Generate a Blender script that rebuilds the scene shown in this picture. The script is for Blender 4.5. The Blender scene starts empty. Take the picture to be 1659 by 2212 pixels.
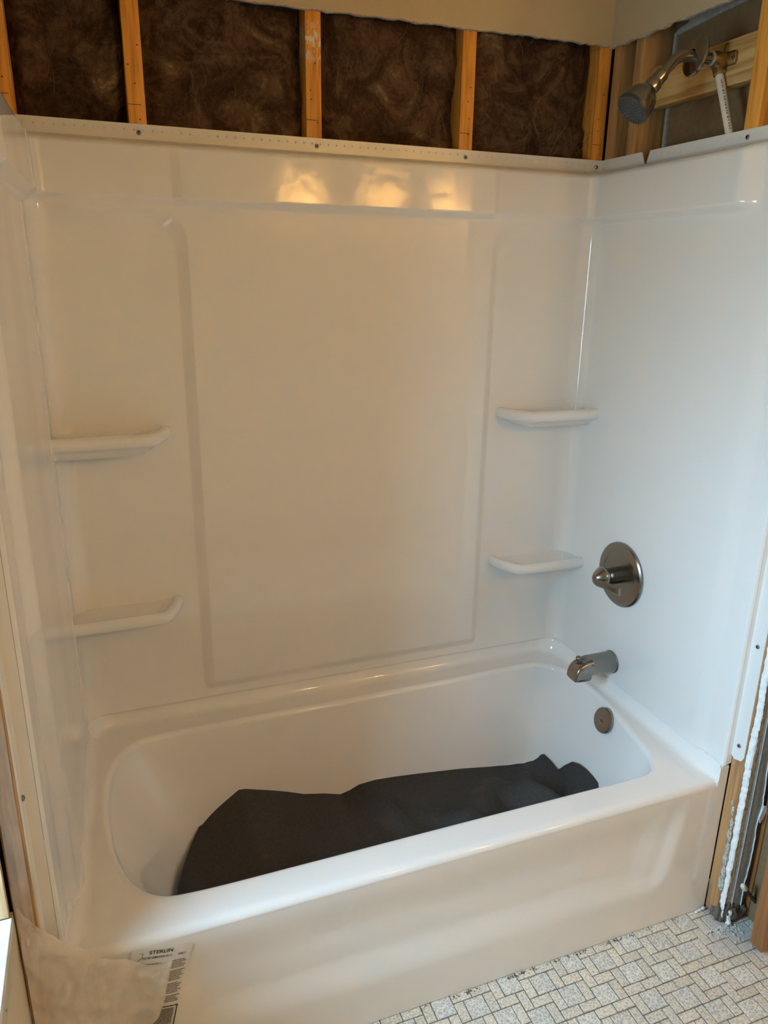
import bpy, bmesh, math, random
from mathutils import Vector, Matrix, noise

# ------------------------------------------------------------------ camera, world, lights, exposure
S = bpy.context.scene
COL = S.collection
PI = math.pi
cam_d = bpy.data.cameras.new('camera')
cam = bpy.data.objects.new('camera', cam_d); COL.objects.link(cam)
S.camera = cam
cam_d.sensor_fit = 'VERTICAL'; cam_d.sensor_height = 24.0
cam_d.lens = 1606.76 / 2212 * 24.0
cam_d.clip_start = 0.02
R = Vector((.93575, -.35237, .01417)); F = Vector((.33989, .89042, -.30272)); U = Vector((.09405, .28809, .95297))
cam.matrix_world = Matrix(((R.x, U.x, -F.x, .15355), (R.y, U.y, -F.y, -1.92039), (R.z, U.z, -F.z, 1.59144), (0, 0, 0, 1)))

w = bpy.data.worlds.new('world'); S.world = w; w.use_nodes = True
SKY_STRENGTH, BULB_POWER, ADDED_GLOW_POWER = 55.0, 5.2, 140.0
# overcast sky above, darker ground below the horizon; it reaches the room only through the window
wn = w.node_tree; wt = wn.nodes.new('ShaderNodeTexCoord'); wsx = wn.nodes.new('ShaderNodeSeparateXYZ'); wmr = wn.nodes.new('ShaderNodeMapRange'); wcr = wn.nodes.new('ShaderNodeMix')
wn.links.new(wt.outputs['Generated'], wsx.inputs[0]); wn.links.new(wsx.outputs[2], wmr.inputs[0])
wmr.inputs[1].default_value = -.16; wmr.inputs[2].default_value = .26; wmr.interpolation_type = 'SMOOTHSTEP'
wcr.data_type = 'RGBA'; wcr.inputs[6].default_value = (.22, .29, .33, 1); wcr.inputs[7].default_value = (.46, .75, 1.0, 1)
wn.links.new(wmr.outputs[0], wcr.inputs[0]); wn.links.new(wcr.outputs[2], wn.nodes['Background'].inputs[0])
wn.nodes['Background'].inputs[1].default_value = SKY_STRENGTH
pd = bpy.data.lights.new('window_portal', 'AREA'); pd.shape = 'RECTANGLE'; pd.size = .46; pd.size_y = .87; pd.cycles.is_portal = True
po = bpy.data.objects.new('window_portal', pd); COL.objects.link(po); po.location = (-.633, -1.10, 1.375); po.rotation_euler = (0, -PI / 2, 0)
pd.size, pd.size_y = .87, .46

S.view_settings.view_transform = 'Standard'; S.view_settings.look = 'None'
S.view_settings.gamma = 1.0; S.view_settings.use_curve_mapping = False
S.view_settings.exposure = -0.28
S.cycles.max_bounces = 10; S.cycles.diffuse_bounces = 5; S.cycles.glossy_bounces = 5
S.cycles.transparent_max_bounces = 12; S.cycles.caustics_reflective = False; S.cycles.caustics_refractive = False
S.cycles.sample_clamp_indirect = 50.0
S.cycles.use_denoising = True

# ------------------------------------------------------------------ materials
def nodes(name):
    m = bpy.data.materials.new(name); m.use_nodes = True
    nt = m.node_tree; b = nt.nodes['Principled BSDF']
    return m, nt, b
def N(nt, typ, **kw):
    n = nt.nodes.new(typ)
    for k, v in kw.items():
        if k in n.inputs: n.inputs[k].default_value = v
        else: setattr(n, k, v)
    return n
def ramp(nt, fac, stops):
    r = nt.nodes.new('ShaderNodeValToRGB'); cr = r.color_ramp
    while len(cr.elements) < len(stops): cr.elements.new(.5)
    for e, (p, c) in zip(cr.elements, stops): e.position = p; e.color = (*c, 1) if len(c) == 3 else c
    nt.links.new(fac, r.inputs[0]); return r
def bump(nt, b, h, strength, dist=.002):
    bp = nt.nodes.new('ShaderNodeBump'); bp.inputs['Strength'].default_value = strength; bp.inputs['Distance'].default_value = dist
    nt.links.new(h, bp.inputs['Height']); nt.links.new(bp.outputs[0], b.inputs['Normal']); return bp
def mapped(nt, scale=(1, 1, 1), coord='Object', rot=(0, 0, 0)):
    tc = nt.nodes.new('ShaderNodeTexCoord'); mp = nt.nodes.new('ShaderNodeMapping')
    mp.inputs['Scale'].default_value = scale; mp.inputs['Rotation'].default_value = rot
    nt.links.new(tc.outputs[coord], mp.inputs[0]); return mp.outputs[0]
def plain(name, c, rough=.5, metal=0, noise_scale=60, var=.06, bmp=0.0, spec=.5):
    m, nt, b = nodes(name)
    b.inputs['Roughness'].default_value = rough; b.inputs['Metallic'].default_value = metal
    b.inputs['Specular IOR Level'].default_value = spec
    v = mapped(nt); n = N(nt, 'ShaderNodeTexNoise', Scale=noise_scale, Detail=4.0); nt.links.new(v, n.inputs[0])
    lo = tuple(x * (1 - var) for x in c); hi = tuple(min(1, x * (1 + var)) for x in c)
    r = ramp(nt, n.outputs[0], [(.3, lo), (.7, hi)]); nt.links.new(r.outputs[0], b.inputs['Base Color'])
    if bmp: bump(nt, b, n.outputs[0], bmp)
    return m
def wood(name, c1, c2, axis, scale=1.0, rough=.6, dirt=None, con=.10):
    m, nt, b = nodes(name); b.inputs['Roughness'].default_value = rough
    sc = [14 * scale] * 3; sc[axis] = .9 * scale
    v = mapped(nt, tuple(sc))
    n1 = N(nt, 'ShaderNodeTexNoise', Scale=2.0, Detail=3.0, Distortion=.6); nt.links.new(v, n1.inputs[0])
    mul = N(nt, 'ShaderNodeMath', operation='MULTIPLY'); mul.inputs[1].default_value = 18; nt.links.new(n1.outputs[0], mul.inputs[0])
    sn = N(nt, 'ShaderNodeMath', operation='SINE'); nt.links.new(mul.outputs[0], sn.inputs[0])
    n2 = N(nt, 'ShaderNodeTexNoise', Scale=9.0, Detail=6.0); nt.links.new(v, n2.inputs[0])
    ad = N(nt, 'ShaderNodeMath', operation='MULTIPLY_ADD'); ad.inputs[1].default_value = con
    nt.links.new(sn.outputs[0], ad.inputs[0]); nt.links.new(n2.outputs[0], ad.inputs[2])
    r = ramp(nt, ad.outputs[0], [(.25, c2), (.55, c1), (.8, tuple(min(1, x * 1.12) for x in c1))])
    out = r.outputs[0]
    if dirt:
        v2 = mapped(nt, (1, 1, 1)); n3 = N(nt, 'ShaderNodeTexNoise', Scale=dirt[1], Detail=6.0, Roughness=.7); nt.links.new(v2, n3.inputs[0])
        rr = ramp(nt, n3.outputs[0], [(dirt[2], (0, 0, 0)), (dirt[2] + .12, (1, 1, 1))])
        mx = N(nt, 'ShaderNodeMix', data_type='RGBA'); nt.links.new(rr.outputs[0], mx.inputs[0])
        nt.links.new(out, mx.inputs[6]); mx.inputs[7].default_value = (*dirt[0], 1); out = mx.outputs[2]
    nt.links.new(out, b.inputs['Base Color']); bump(nt, b, n2.outputs[0], .25, .001)
    return m
def acrylic(name, c, rough):
    m, nt, b = nodes(name); b.inputs['Roughness'].default_value = rough
    b.inputs['IOR'].default_value = 1.5
    b.inputs['Base Color'].default_value = (*c, 1)
    v = mapped(nt); n = N(nt, 'ShaderNodeTexNoise', Scale=9.0, Detail=1.0); nt.links.new(v, n.inputs[0])
    bump(nt, b, n.outputs[0], .06, .004)
    return m
def brushed(name, c, rough):
    m, nt, b = nodes(name); b.inputs['Metallic'].default_value = 1; b.inputs['Base Color'].default_value = (*c, 1)
    v = mapped(nt, (40, 40, 400)); n = N(nt, 'ShaderNodeTexNoise', Scale=6.0, Detail=3.0); nt.links.new(v, n.inputs[0])
    r = ramp(nt, n.outputs[0], [(.3, (rough * .94,) * 3), (.7, (rough * 1.06,) * 3)]); nt.links.new(r.outputs[0], b.inputs['Roughness'])
    return m
M = {}
M['acrylic'] = acrylic('white_acrylic', (.83, .81, .785), .035)
M['tub'] = acrylic('white_tub_enamel', (.86, .84, .82), .05)
M['flange'] = acrylic('white_flange', (.80, .78, .75), .28)
M['nickel'] = brushed('brushed_nickel', (.29, .27, .24), .24)
M['steel'] = plain('screw_steel', (.32, .31, .30), .3, 1)
M['brass'] = plain('old_brass', (.42, .31, .15), .4, 1)
M['stud'] = wood('orange_stud', (.80, .37, .06), (.56, .22, .03), 2)
M['stud_dark'] = wood('stud_pale', (.50, .30, .12), (.36, .19, .06), 2)
M['pine'] = wood('pine_block', (.60, .40, .16), (.42, .24, .07), 1, 1.2, con=.2)
M['wood_end'] = wood('weathered_end_stud', (.52, .27, .11), (.30, .15, .07), 2, 1.0, .85, ((.15, .12, .10), 14, .60), .14)
M['door'] = wood('varnished_door', (.34, .14, .045), (.24, .085, .025), 2, .8, .35)
M['ply'] = wood('plywood', (.62, .45, .26), (.46, .29, .13), 2, 1.4, .7)
M['drywall'] = plain('beige_paint', (.52, .43, .28), .7, 0, 220, .03, .05)
M['drywall_edge'] = plain('torn_drywall_paper', (.50, .45, .36), .9, 0, 120, .3, .4)
M['gypsum'] = plain('gypsum', (.86, .87, .86), .9, 0, 90, .10, .8)
M['greypaint'] = plain('grey_textured_paint', (.42, .43, .43), .45, 0, 70, .18, .8)
M['greydark'] = plain('dark_grey_board', (.18, .175, .17), .7, 0, 40, .2, .2)
M['brown_paper'] = plain('brown_board_paper', (.24, .155, .075), .85, 0, 60, .10, .1)
M['compound'] = plain('joint_compound', (.44, .44, .42), .85, 0, 90, .15, .6)
M['rubber'] = plain('dark_grey_rubber', (.035, .036, .037), .45, 0, 50, .2, .1)
M['mat'] = plain('dark_grey_membrane', (.036, .034, .032), .68, 0, 160, .25, .15)
M['pipe'] = plain('ivory_pipe', (.74, .71, .62), .35, 0, 20, .03)
M['tape'] = plain('blue_thread_tape', (.42, .52, .66), .5, 0, 60, .2, .3)
M['ink'] = plain('black_ink', (.03, .028, .025), .6)
M['greyink'] = plain('grey_ink', (.20, .18, .16), .6)
M['sticker'] = plain('white_sticker', (.80, .78, .75), .4, 0, 30, .02)
M['white_rubber'] = plain('white_rubber', (.72, .70, .64), .6)
M['grey_metal'] = plain('grey_steel', (.10, .095, .09), .4, 1)
M['grout'] = plain('grey_grout', (.20, .18, .155), .9, 0, 120, .35, .5)
M['debris'] = plain('gypsum_crumbs', (.66, .66, .64), .9, 0, 60, .3, .3)
M['smear'] = plain('dirty_plaster', (.50, .46, .40), .9, 0, 160, .45, .6)
M['dirt'] = plain('brown_dirt', (.17, .12, .07), .95, 0, 60, .4, .6)
M['ledge'] = plain('worn_white_paint', (.80, .78, .74), .5, 0, 18, .22, .3)
M['trimstrip'] = plain('cream_trim', (.66, .57, .43), .5, 0, 40, .04)
M['dark'] = plain('dark_gap', (.02, .018, .015), .9)

def insul_mat():
    m, nt, b = nodes('brown_glass_wool'); b.inputs['Roughness'].default_value = .95; b.inputs['Specular IOR Level'].default_value = .15
    v = mapped(nt)
    n1 = N(nt, 'ShaderNodeTexNoise', Scale=9.0, Detail=8.0, Roughness=.62, Distortion=1.4); nt.links.new(v, n1.inputs[0])
    n2 = N(nt, 'ShaderNodeTexNoise', Scale=30.0, Detail=6.0, Roughness=.7, Distortion=3.0); nt.links.new(v, n2.inputs[0])
    mx = N(nt, 'ShaderNodeMath', operation='MULTIPLY_ADD'); mx.inputs[1].default_value = .45
    nt.links.new(n2.outputs[0], mx.inputs[0]); nt.links.new(n1.outputs[0], mx.inputs[2])
    r = ramp(nt, mx.outputs[0], [(.45, (.018, .009, .005)), (.68, (.070, .038, .020)), (.86, (.15, .092, .053)), (1.0, (.30, .21, .13))])
    nt.links.new(r.outputs[0], b.inputs['Base Color']); bump(nt, b, mx.outputs[0], .9, .012)
    return m
M['wool'] = insul_mat()
def yellow_wool():
    m, nt, b = nodes('yellow_glass_wool'); b.inputs['Roughness'].default_value = .95
    v = mapped(nt); n1 = N(nt, 'ShaderNodeTexNoise', Scale=14.0, Detail=8.0, Roughness=.65, Distortion=1.0); nt.links.new(v, n1.inputs[0])
    r = ramp(nt, n1.outputs[0], [(.35, (.45, .33, .14)), (.7, (.88, .74, .40))]); nt.links.new(r.outputs[0], b.inputs['Base Color'])
    bump(nt, b, n1.outputs[0], .9, .012); return m
M['ywool'] = yellow_wool()

def tile_mat(kind):
    m, nt, b = nodes('tile_' + kind); b.inputs['Roughness'].default_value = .32
    g = nt.nodes.new('ShaderNodeNewGeometry')
    oi = nt.nodes.new('ShaderNodeObjectInfo')
    if kind == 'square':
        v = N(nt, 'ShaderNodeTexVoronoi', feature='DISTANCE_TO_EDGE', Scale=130.0)
        n = N(nt, 'ShaderNodeTexNoise', Scale=60.0, Detail=5.0)
        nt.links.new(g.outputs['Position'], n.inputs[0])
        ad = N(nt, 'ShaderNodeVectorMath', operation='MULTIPLY_ADD'); nt.links.new(n.outputs['Color'], ad.inputs[0]); ad.inputs[1].default_value = (.016, .016, .016)
        nt.links.new(g.outputs['Position'], ad.inputs[2]); nt.links.new(ad.outputs[0], v.inputs[0])
        n2 = N(nt, 'ShaderNodeTexNoise', Scale=95.0, Detail=3.0); nt.links.new(g.outputs['Position'], n2.inputs[0])
        su = N(nt, 'ShaderNodeMath', operation='MULTIPLY_ADD'); su.inputs[1].default_value = -.16; nt.links.new(n2.outputs[0], su.inputs[0]); nt.links.new(v.outputs[0], su.inputs[2])
        r = ramp(nt, su.outputs[0], [(0.0, (.80, .77, .71)), (.02, (.74, .71, .65)), (.07, (.50, .48, .44)), (.5, (.54, .515, .47))])
        h = v.outputs[0]
    else:
        n = N(nt, 'ShaderNodeTexNoise', Scale=210.0, Detail=3.0, Roughness=.6); nt.links.new(g.outputs['Position'], n.inputs[0])
        r = ramp(nt, n.outputs[0], [(.34, (.44, .385, .31)), (.48, (.68, .615, .52)), (.62, (.84, .79, .70))]); h = n.outputs[0]
    hs = N(nt, 'ShaderNodeHueSaturation'); nt.links.new(r.outputs[0], hs.inputs['Color'])
    mr = N(nt, 'ShaderNodeMapRange'); mr.inputs[3].default_value = .94; mr.inputs[4].default_value = 1.08
    nt.links.new(oi.outputs['Random'], mr.inputs[0]); nt.links.new(mr.outputs[0], hs.inputs['Value'])
    # white gypsum dust spilled near the foot of the end stud
    ds = N(nt, 'ShaderNodeVectorMath', operation='DISTANCE'); nt.links.new(g.outputs['Position'], ds.inputs[0]); ds.inputs[1].default_value = (1.535, -.845, 0)
    nd = N(nt, 'ShaderNodeTexNoise', Scale=45.0, Detail=6.0); nt.links.new(g.outputs['Position'], nd.inputs[0])
    da = N(nt, 'ShaderNodeMath', operation='MULTIPLY_ADD'); da.inputs[1].default_value = .09; nt.links.new(nd.outputs[0], da.inputs[0]); nt.links.new(ds.outputs['Value'], da.inputs[2])
    dr = ramp(nt, da.outputs[0], [(.06, (.8, .8, .8)), (.15, (0, 0, 0))])
    mx = N(nt, 'ShaderNodeMix', data_type='RGBA'); nt.links.new(dr.outputs[0], mx.inputs[0]); nt.links.new(hs.outputs[0], mx.inputs[6]); mx.inputs[7].default_value = (.52, .52, .53, 1)
    nt.links.new(mx.outputs[2], b.inputs['Base Color'])
    bump(nt, b, h, .35, .0012)
    return m
M['tile_square'] = tile_mat('square'); M['tile_rect'] = tile_mat('rect')
def film_mat(name, opacity, c=(.80, .77, .74), rough=.28):
    m, nt, b = nodes(name); b.inputs['Base Color'].default_value = (*c, 1); b.inputs['Roughness'].default_value = rough
    v = mapped(nt, (1, 1, .4)); n = N(nt, 'ShaderNodeTexNoise', Scale=22.0, Detail=5.0, Distortion=.8); nt.links.new(v, n.inputs[0])
    r = ramp(nt, n.outputs[0], [(.3, (opacity * .85,) * 3), (.7, (min(1, opacity * 1.15),) * 3)])
    t = nt.nodes.new('ShaderNodeBsdfTransparent'); mx = nt.nodes.new('ShaderNodeMixShader')
    nt.links.new(r.outputs[0], mx.inputs[0]); nt.links.new(t.outputs[0], mx.inputs[1]); nt.links.new(b.outputs[0], mx.inputs[2])
    nt.links.new(mx.outputs[0], nt.nodes['Material Output'].inputs[0])
    bump(nt, b, n.outputs[0], .3, .004)
    return m
M['film'] = film_mat('clear_plastic_film', .66, (.94, .88, .84), .18)
M['film_strip'] = film_mat('milky_plastic_film', .66, (.78, .68, .63), .25)
M['film_thin'] = film_mat('thin_clear_film', .16)
def bulb_mat():
    m, nt, b = nodes('lit_bulb'); b.inputs['Emission Color'].default_value = (1, .72, .40, 1); b.inputs['Emission Strength'].default_value = 60
    return m
M['bulb'] = bulb_mat()

# ------------------------------------------------------------------ mesh helpers
def mesh_obj(name, verts, faces, mat, parent=None, smooth=True, angle=None):
    me = bpy.data.meshes.new(name); me.from_pydata([tuple(v) for v in verts], [], faces); me.update()
    bm = bmesh.new(); bm.from_mesh(me); bmesh.ops.recalc_face_normals(bm, faces=bm.faces); bm.to_mesh(me); bm.free()
    return link(name, me, mat, parent, smooth, angle)
def link(name, me, mat, parent=None, smooth=True, angle=None):
    for p in me.polygons: p.use_smooth = smooth
    if smooth and angle is not None: me.set_sharp_from_angle(angle=math.radians(angle))
    if mat is not None and not me.materials: me.materials.append(M[mat] if isinstance(mat, str) else mat)
    o = bpy.data.objects.new(name, me); COL.objects.link(o)
    if parent is not None: put(o, parent)
    return o
def put(o, parent):
    o.parent = parent; o.matrix_parent_inverse = Matrix.Translation(-parent.location)
def from_bm(name, bm, mat, parent=None, smooth=False, angle=None):
    me = bpy.data.meshes.new(name); bmesh.ops.recalc_face_normals(bm, faces=bm.faces); bm.to_mesh(me); bm.free()
    return link(name, me, mat, parent, smooth, angle)
def thing(name, label, cat, loc=(0, 0, 0), group=None):
    o = bpy.data.objects.new(name, None); COL.objects.link(o); o.location = loc; o.empty_display_size = .05
    o['label'] = label; o['category'] = cat
    if group: o['group'] = group
    return o
def structure(name, label, loc=(0, 0, 0)):
    o = bpy.data.objects.new(name, None); COL.objects.link(o); o.location = loc; o['kind'] = 'structure'; o['label'] = label; return o
def box_bm(bm, x0, x1, y0, y1, z0, z1, bev=0.0, seg=2, jit=0.0, rnd=None):
    vs = [bm.verts.new((x, y, z)) for x in (x0, x1) for y in (y0, y1) for z in (z0, z1)]
    if jit:
        for v in vs: v.co += Vector((rnd.uniform(-jit, jit), rnd.uniform(-jit, jit), 0))
    fs = [bm.faces.new([vs[i] for i in q]) for q in ((0, 1, 3, 2), (4, 6, 7, 5), (0, 4, 5, 1), (2, 3, 7, 6), (0, 2, 6, 4), (1, 5, 7, 3))]
    if bev:
        es = list({e for f in fs for e in f.edges})
        bmesh.ops.bevel(bm, geom=es, offset=bev, segments=seg, affect='EDGES', profile=.5)
def box(name, mat, x0, x1, y0, y1, z0, z1, bev=0.0, parent=None, seg=2):
    bm = bmesh.new(); box_bm(bm, x0, x1, y0, y1, z0, z1, bev, seg)
    return from_bm(name, bm, mat, parent, smooth=bool(bev), angle=35 if bev else None)
def grid(name, pts, mat, parent=None, close_u=False, close_v=False, smooth=True, cap0=False, cap1=False, angle=None):
    nu, nv = len(pts), len(pts[0]); vs = [p for row in pts for p in row]; fs = []
    for i in range(nu if close_u else nu - 1):
        for j in range(nv if close_v else nv - 1):
            a = i * nv + j; b = ((i + 1) % nu) * nv + j; c = ((i + 1) % nu) * nv + (j + 1) % nv; d = i * nv + (j + 1) % nv
            fs.append((a, b, c, d))
    if cap0: fs.append(tuple(range(nv)))
    if cap1: fs.append(tuple((nu - 1) * nv + j for j in range(nv)))
    return mesh_obj(name, vs, fs, mat, parent, smooth, angle)
def frame(axis):
    a = Vector(axis).normalized(); h = Vector((0, 0, 1)) if abs(a.z) < .9 else Vector((0, 1, 0))
    u = h.cross(a).normalized(); v = a.cross(u); return a, u, v
def lathe(name, mat, origin, axis, prof, n=40, parent=None, angle=40, cap0=True, cap1=True):
    a, u, v = frame(axis); o = Vector(origin)
    pts = [[o + a * t + (u * math.cos(2 * PI * k / n) + v * math.sin(2 * PI * k / n)) * r for k in range(n)] for r, t in prof]
    return grid(name, pts, mat, parent, close_v=True, cap0=cap0, cap1=cap1, angle=angle)
def catmull(ps, n, closed=False):
    ps = [Vector(p) for p in ps]; out = []; m = len(ps)
    rng = range(m) if closed else range(m - 1)
    for i in rng:
        if closed: p0, p1, p2, p3 = ps[i - 1], ps[i], ps[(i + 1) % m], ps[(i + 2) % m]
        else: p0, p1, p2, p3 = ps[max(i - 1, 0)], ps[i], ps[i + 1], ps[min(i + 2, m - 1)]
        for k in range(n):
            t = k / n
            out.append(.5 * ((2 * p1) + (p2 - p0) * t + (2 * p0 - 5 * p1 + 4 * p2 - p3) * t * t + (3 * p1 - p0 - 3 * p2 + p3) * t ** 3))
    if not closed: out.append(ps[-1])
    return out
def tube(name, mat, path, rad, n=16, parent=None, cap=True):
    path = [Vector(p) for p in path]; rows = []
    u = None
    for i, p in enumerate(path):
        t = (path[min(i + 1, len(path) - 1)] - path[max(i - 1, 0)]).normalized()
        if u is None: _, u, _ = frame(t)
        u = (u - t * u.dot(t)).normalized(); v = t.cross(u)
        r = rad[i] if isinstance(rad, (list, tuple)) else rad
        rows.append([p + (u * math.cos(2 * PI * k / n) + v * math.sin(2 * PI * k / n)) * r for k in range(n)])
    return grid(name, rows, mat, parent, close_v=True, cap0=cap, cap1=cap, angle=50)
def prism(name, mat, poly, fn, d0, d1, parent=None):
    """poly: 2-D outline, fn(a, b, d) -> point; extruded from d0 to d1"""
    n = len(poly); vs = [fn(a, b, d0) for a, b in poly] + [fn(a, b, d1) for a, b in poly]
    fs = [tuple(range(n)), tuple(range(2 * n - 1, n - 1, -1))] + [(i, (i + 1) % n, n + (i + 1) % n, n + i) for i in range(n)]
    me = bpy.data.meshes.new(name); me.from_pydata([tuple(v) for v in vs], [], fs); me.update()
    bm = bmesh.new(); bm.from_mesh(me); bmesh.ops.triangulate(bm, faces=[f for f in bm.faces if len(f.verts) > 4])
    return from_bm(name, bm, mat, parent)
def sm(a, b, x):
    t = min(1, max(0, (x - a) / (b - a))); return t * t * (3 - 2 * t)
def lerp(a, b, t): return a + (b - a) * t
rnd = random.Random(7)
W, D, H = 1.524, .7605, 1.906            # alcove width, tub depth, top of the flange
def xl(y):                               # face of the left end panel (the alcove is slightly out of square)
    return lerp(.037, .0215, min(1, max(0, (-y - .14) / .52)))

# ------------------------------------------------------------------ room shell
fl = structure('floor', 'mosaic tile floor of small squares and oblongs in grey grout')
box('grout_bed', 'grout', -.66, 2.36, -2.75, -.752, -.05, -.0022, parent=fl)
u_ = .02465; ox, oy = 1.171, -.83
rowA = [(0, 0, 1, 2), (1, 0, 2, 2), (3, 0, 1, 2), (0, 2, 2, 1), (2, 2, 2, 1), (5, 0, 2, 1), (4, 1, 2, 2), (6, 1, 1, 2)]
rowB = [(0, 3, 1, 2), (1, 3, 2, 2), (0, 5, 2, 1), (2, 5, 1, 2), (3, 3, 2, 1), (3, 4, 1, 2), (4, 4, 2, 2), (5, 3, 2, 1), (6, 4, 1, 2)]
protos = {}
def tile_mesh(wd, ht, k):
    key = (wd, ht, k)
    if key not in protos:
        rr = random.Random(hash(key) % 1000); bm = bmesh.new(); g = .0013
        box_bm(bm, g, wd * u_ - g, -ht * u_ + g, -g, -.004, 0.0, .0007, 1, .0006, rr)
        me = bpy.data.meshes.new('floor_tile'); bmesh.ops.recalc_face_normals(bm, faces=bm.faces); bm.to_mesh(me); bm.free()
        me.materials.append(M['tile_square'] if wd == ht else M['tile_rect']); protos[key] = me
    return protos[key]
cam_inv = cam.matrix_world.inverted(); fpx = 1606.76
def in_view(p, mx=40):
    q = cam_inv @ Vector(p)
    if q.z > -.05: return False
    x = 829.5 - fpx * q.x / q.z; y = 1106 + fpx * q.y / q.z
    return -mx < x < 1659 + mx and -mx < y < 2212 + mx
cands = []
for i in range(-16, 18):
    for j in range(-12, 14):
        for (tx, ty, wd, ht) in rowA + rowB:
            x = ox + (tx + 7 * i - 2 * j) * u_; y = oy - (ty + 6 * j) * u_
            if x < -.6 or x > 2.2 or y > -.7605 + 2.1 * u_ or y < -2.2: continue
            if y - ht * u_ > -.765: continue
            cands.append((x, y, wd, ht))
near, rest = [], []
for c in cands:
    ctr = (c[0] + c[2] * u_ / 2, c[1] - c[3] * u_ / 2, 0)
    (near if in_view(ctr) and ctr[0] > .62 else rest).append(c)
near.sort(key=lambda c: (Vector((c[0], c[1], 0)) - cam.location).length)
rest += near[298:]; near = near[:298]
for k, (x, y, wd, ht) in enumerate(near):
    o = bpy.data.objects.new('floor_tile', tile_mesh(wd, ht, k % 5)); COL.objects.link(o)
    o.location = (x, y, rnd.uniform(-.0004, .0004)); o.rotation_euler = (rnd.uniform(-.006, .006), rnd.uniform(-.006, .006), rnd.uniform(-.006, .006)); put(o, fl)
for wd, ht, nm in ((2, 2, 'tile_square'), (1, 2, 'tile_rect')):
    bm = bmesh.new()
    for (x, y, a, b) in rest:
        if (a == b) == (wd == ht): box_bm(bm, x + .0013, x + a * u_ - .0013, y - b * u_ + .0013, y - .0013, -.004, 0)
    o = from_bm('distant_tiles', bm, nm, fl); o['kind'] = 'stuff'

ceil_ = structure('ceiling', 'ceiling of the bathroom, above the frame'); box('ceiling_board', 'drywall', -1.2, 2.4, -2.75, .15, 2.44, 2.47, parent=ceil_)

# back wall: studs, sheathing, torn drywall above
wb = structure('wall_back', 'back wall of the alcove with open studs and drywall left above')
box('sheathing', 'dark', -.16, 1.7, .095, .11, 0, 2.45, parent=wb)
box('subfloor', 'dark', -.16, 1.7, -.752, .11, -.05, -.01, parent=fl)
SX = [W - .01905 - .4064 * k for k in (3, 2, 1, 0)]
paint = plain('white_paint_daubs', (.75, .74, .70), .8)
def stud_mat_marks():
    m = M['stud'].copy(); m.name = 'orange_stud_daubed'; nt = m.node_tree; b = nt.nodes['Principled BSDF']
    src = b.inputs['Base Color'].links[0].from_socket
    v = mapped(nt, (60, 60, 26), rot=(0, .5, 0)); n = N(nt, 'ShaderNodeTexNoise', Scale=1.6, Detail=5.0, Roughness=.7); nt.links.new(v, n.inputs[0])
    tc = nt.nodes.new('ShaderNodeTexCoord'); sp = nt.nodes.new('ShaderNodeSeparateXYZ'); nt.links.new(tc.outputs['Object'], sp.inputs[0])
    band = N(nt, 'ShaderNodeMapRange'); band.inputs[1].default_value = 2.05; band.inputs[2].default_value = 2.10; nt.links.new(sp.outputs[2], band.inputs[0])
    band2 = N(nt, 'ShaderNodeMapRange'); band2.inputs[1].default_value = 2.155; band2.inputs[2].default_value = 2.135; nt.links.new(sp.outputs[2], band2.inputs[0])
    mu = N(nt, 'ShaderNodeMath', operation='MULTIPLY'); nt.links.new(band.outputs[0], mu.inputs[0]); nt.links.new(band2.outputs[0], mu.inputs[1])
    r = ramp(nt, n.outputs[0], [(.50, (0, 0, 0)), (.56, (1, 1, 1))])
    m2 = N(nt, 'ShaderNodeMath', operation='MULTIPLY'); nt.links.new(mu.outputs[0], m2.inputs[0]); nt.links.new(r.outputs[0], m2.inputs[1])
    mx = N(nt, 'ShaderNodeMix', data_type='RGBA'); nt.links.new(m2.outputs[0], mx.inputs[0]); nt.links.new(src, mx.inputs[6]); mx.inputs[7].default_value = (.78, .74, .66, 1)
    nt.links.new(mx.outputs[2], b.inputs['Base Color']); return m
M['stud_daub'] = stud_mat_marks()
def stud(xc, mat='stud'):
    o = box('stud', mat, xc - .019, xc + .019, .0005, .0894, .02, 2.43, .0015, wb)
    bm = bmesh.new()
    for k in range(4):
        zz = 1.915 + .045 * k + rnd.uniform(0, .03); xx = xc + rnd.uniform(-.012, .012)
        bmesh.ops.create_circle(bm, cap_ends=True, radius=.0016, segments=8, matrix=Matrix.Translation((xx, -.0003, zz)) @ Matrix.Rotation(PI / 2, 4, 'X'))
    box_bm(bm, xc - .018, xc + .010, -.0005, .0003, 1.9445, 1.9455)
    n = from_bm('nail_hole', bm, 'dark', o); n['kind'] = 'stuff'
    return o
for k, xc in enumerate(SX): stud(xc, 'stud_daub' if k == 1 else 'stud')
stud(.019)
def ragged(x0, x1, step, amp, base, seed):
    rr = random.Random(seed); pts = []; x = x0
    while x < x1:
        pts.append((x, base(x) + rr.uniform(-amp, amp) + .004 * noise.noise((x * 18, seed, 0)))); x += step * rr.uniform(.5, 1.5)
    pts.append((x1, base(x1))); return pts
low = ragged(-.1, 1.511, .018, .0018, lambda x: lerp(2.171, 2.184, max(0, x - .5)), 3)
prism('drywall_panel', 'drywall', low + [(1.511, 2.44), (-.1, 2.44)], lambda a, b, d: (a, d, b), -.0127, 0, wb)
prism('torn_paper', 'drywall_edge', [(x, z - .001 - .004 * abs(noise.noise((x * 30, 1, 2)))) for x, z in low] + [(x, z + .003) for x, z in reversed(low)], lambda a, b, d: (a, d, b), -.0118, -.001, wb)

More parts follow.
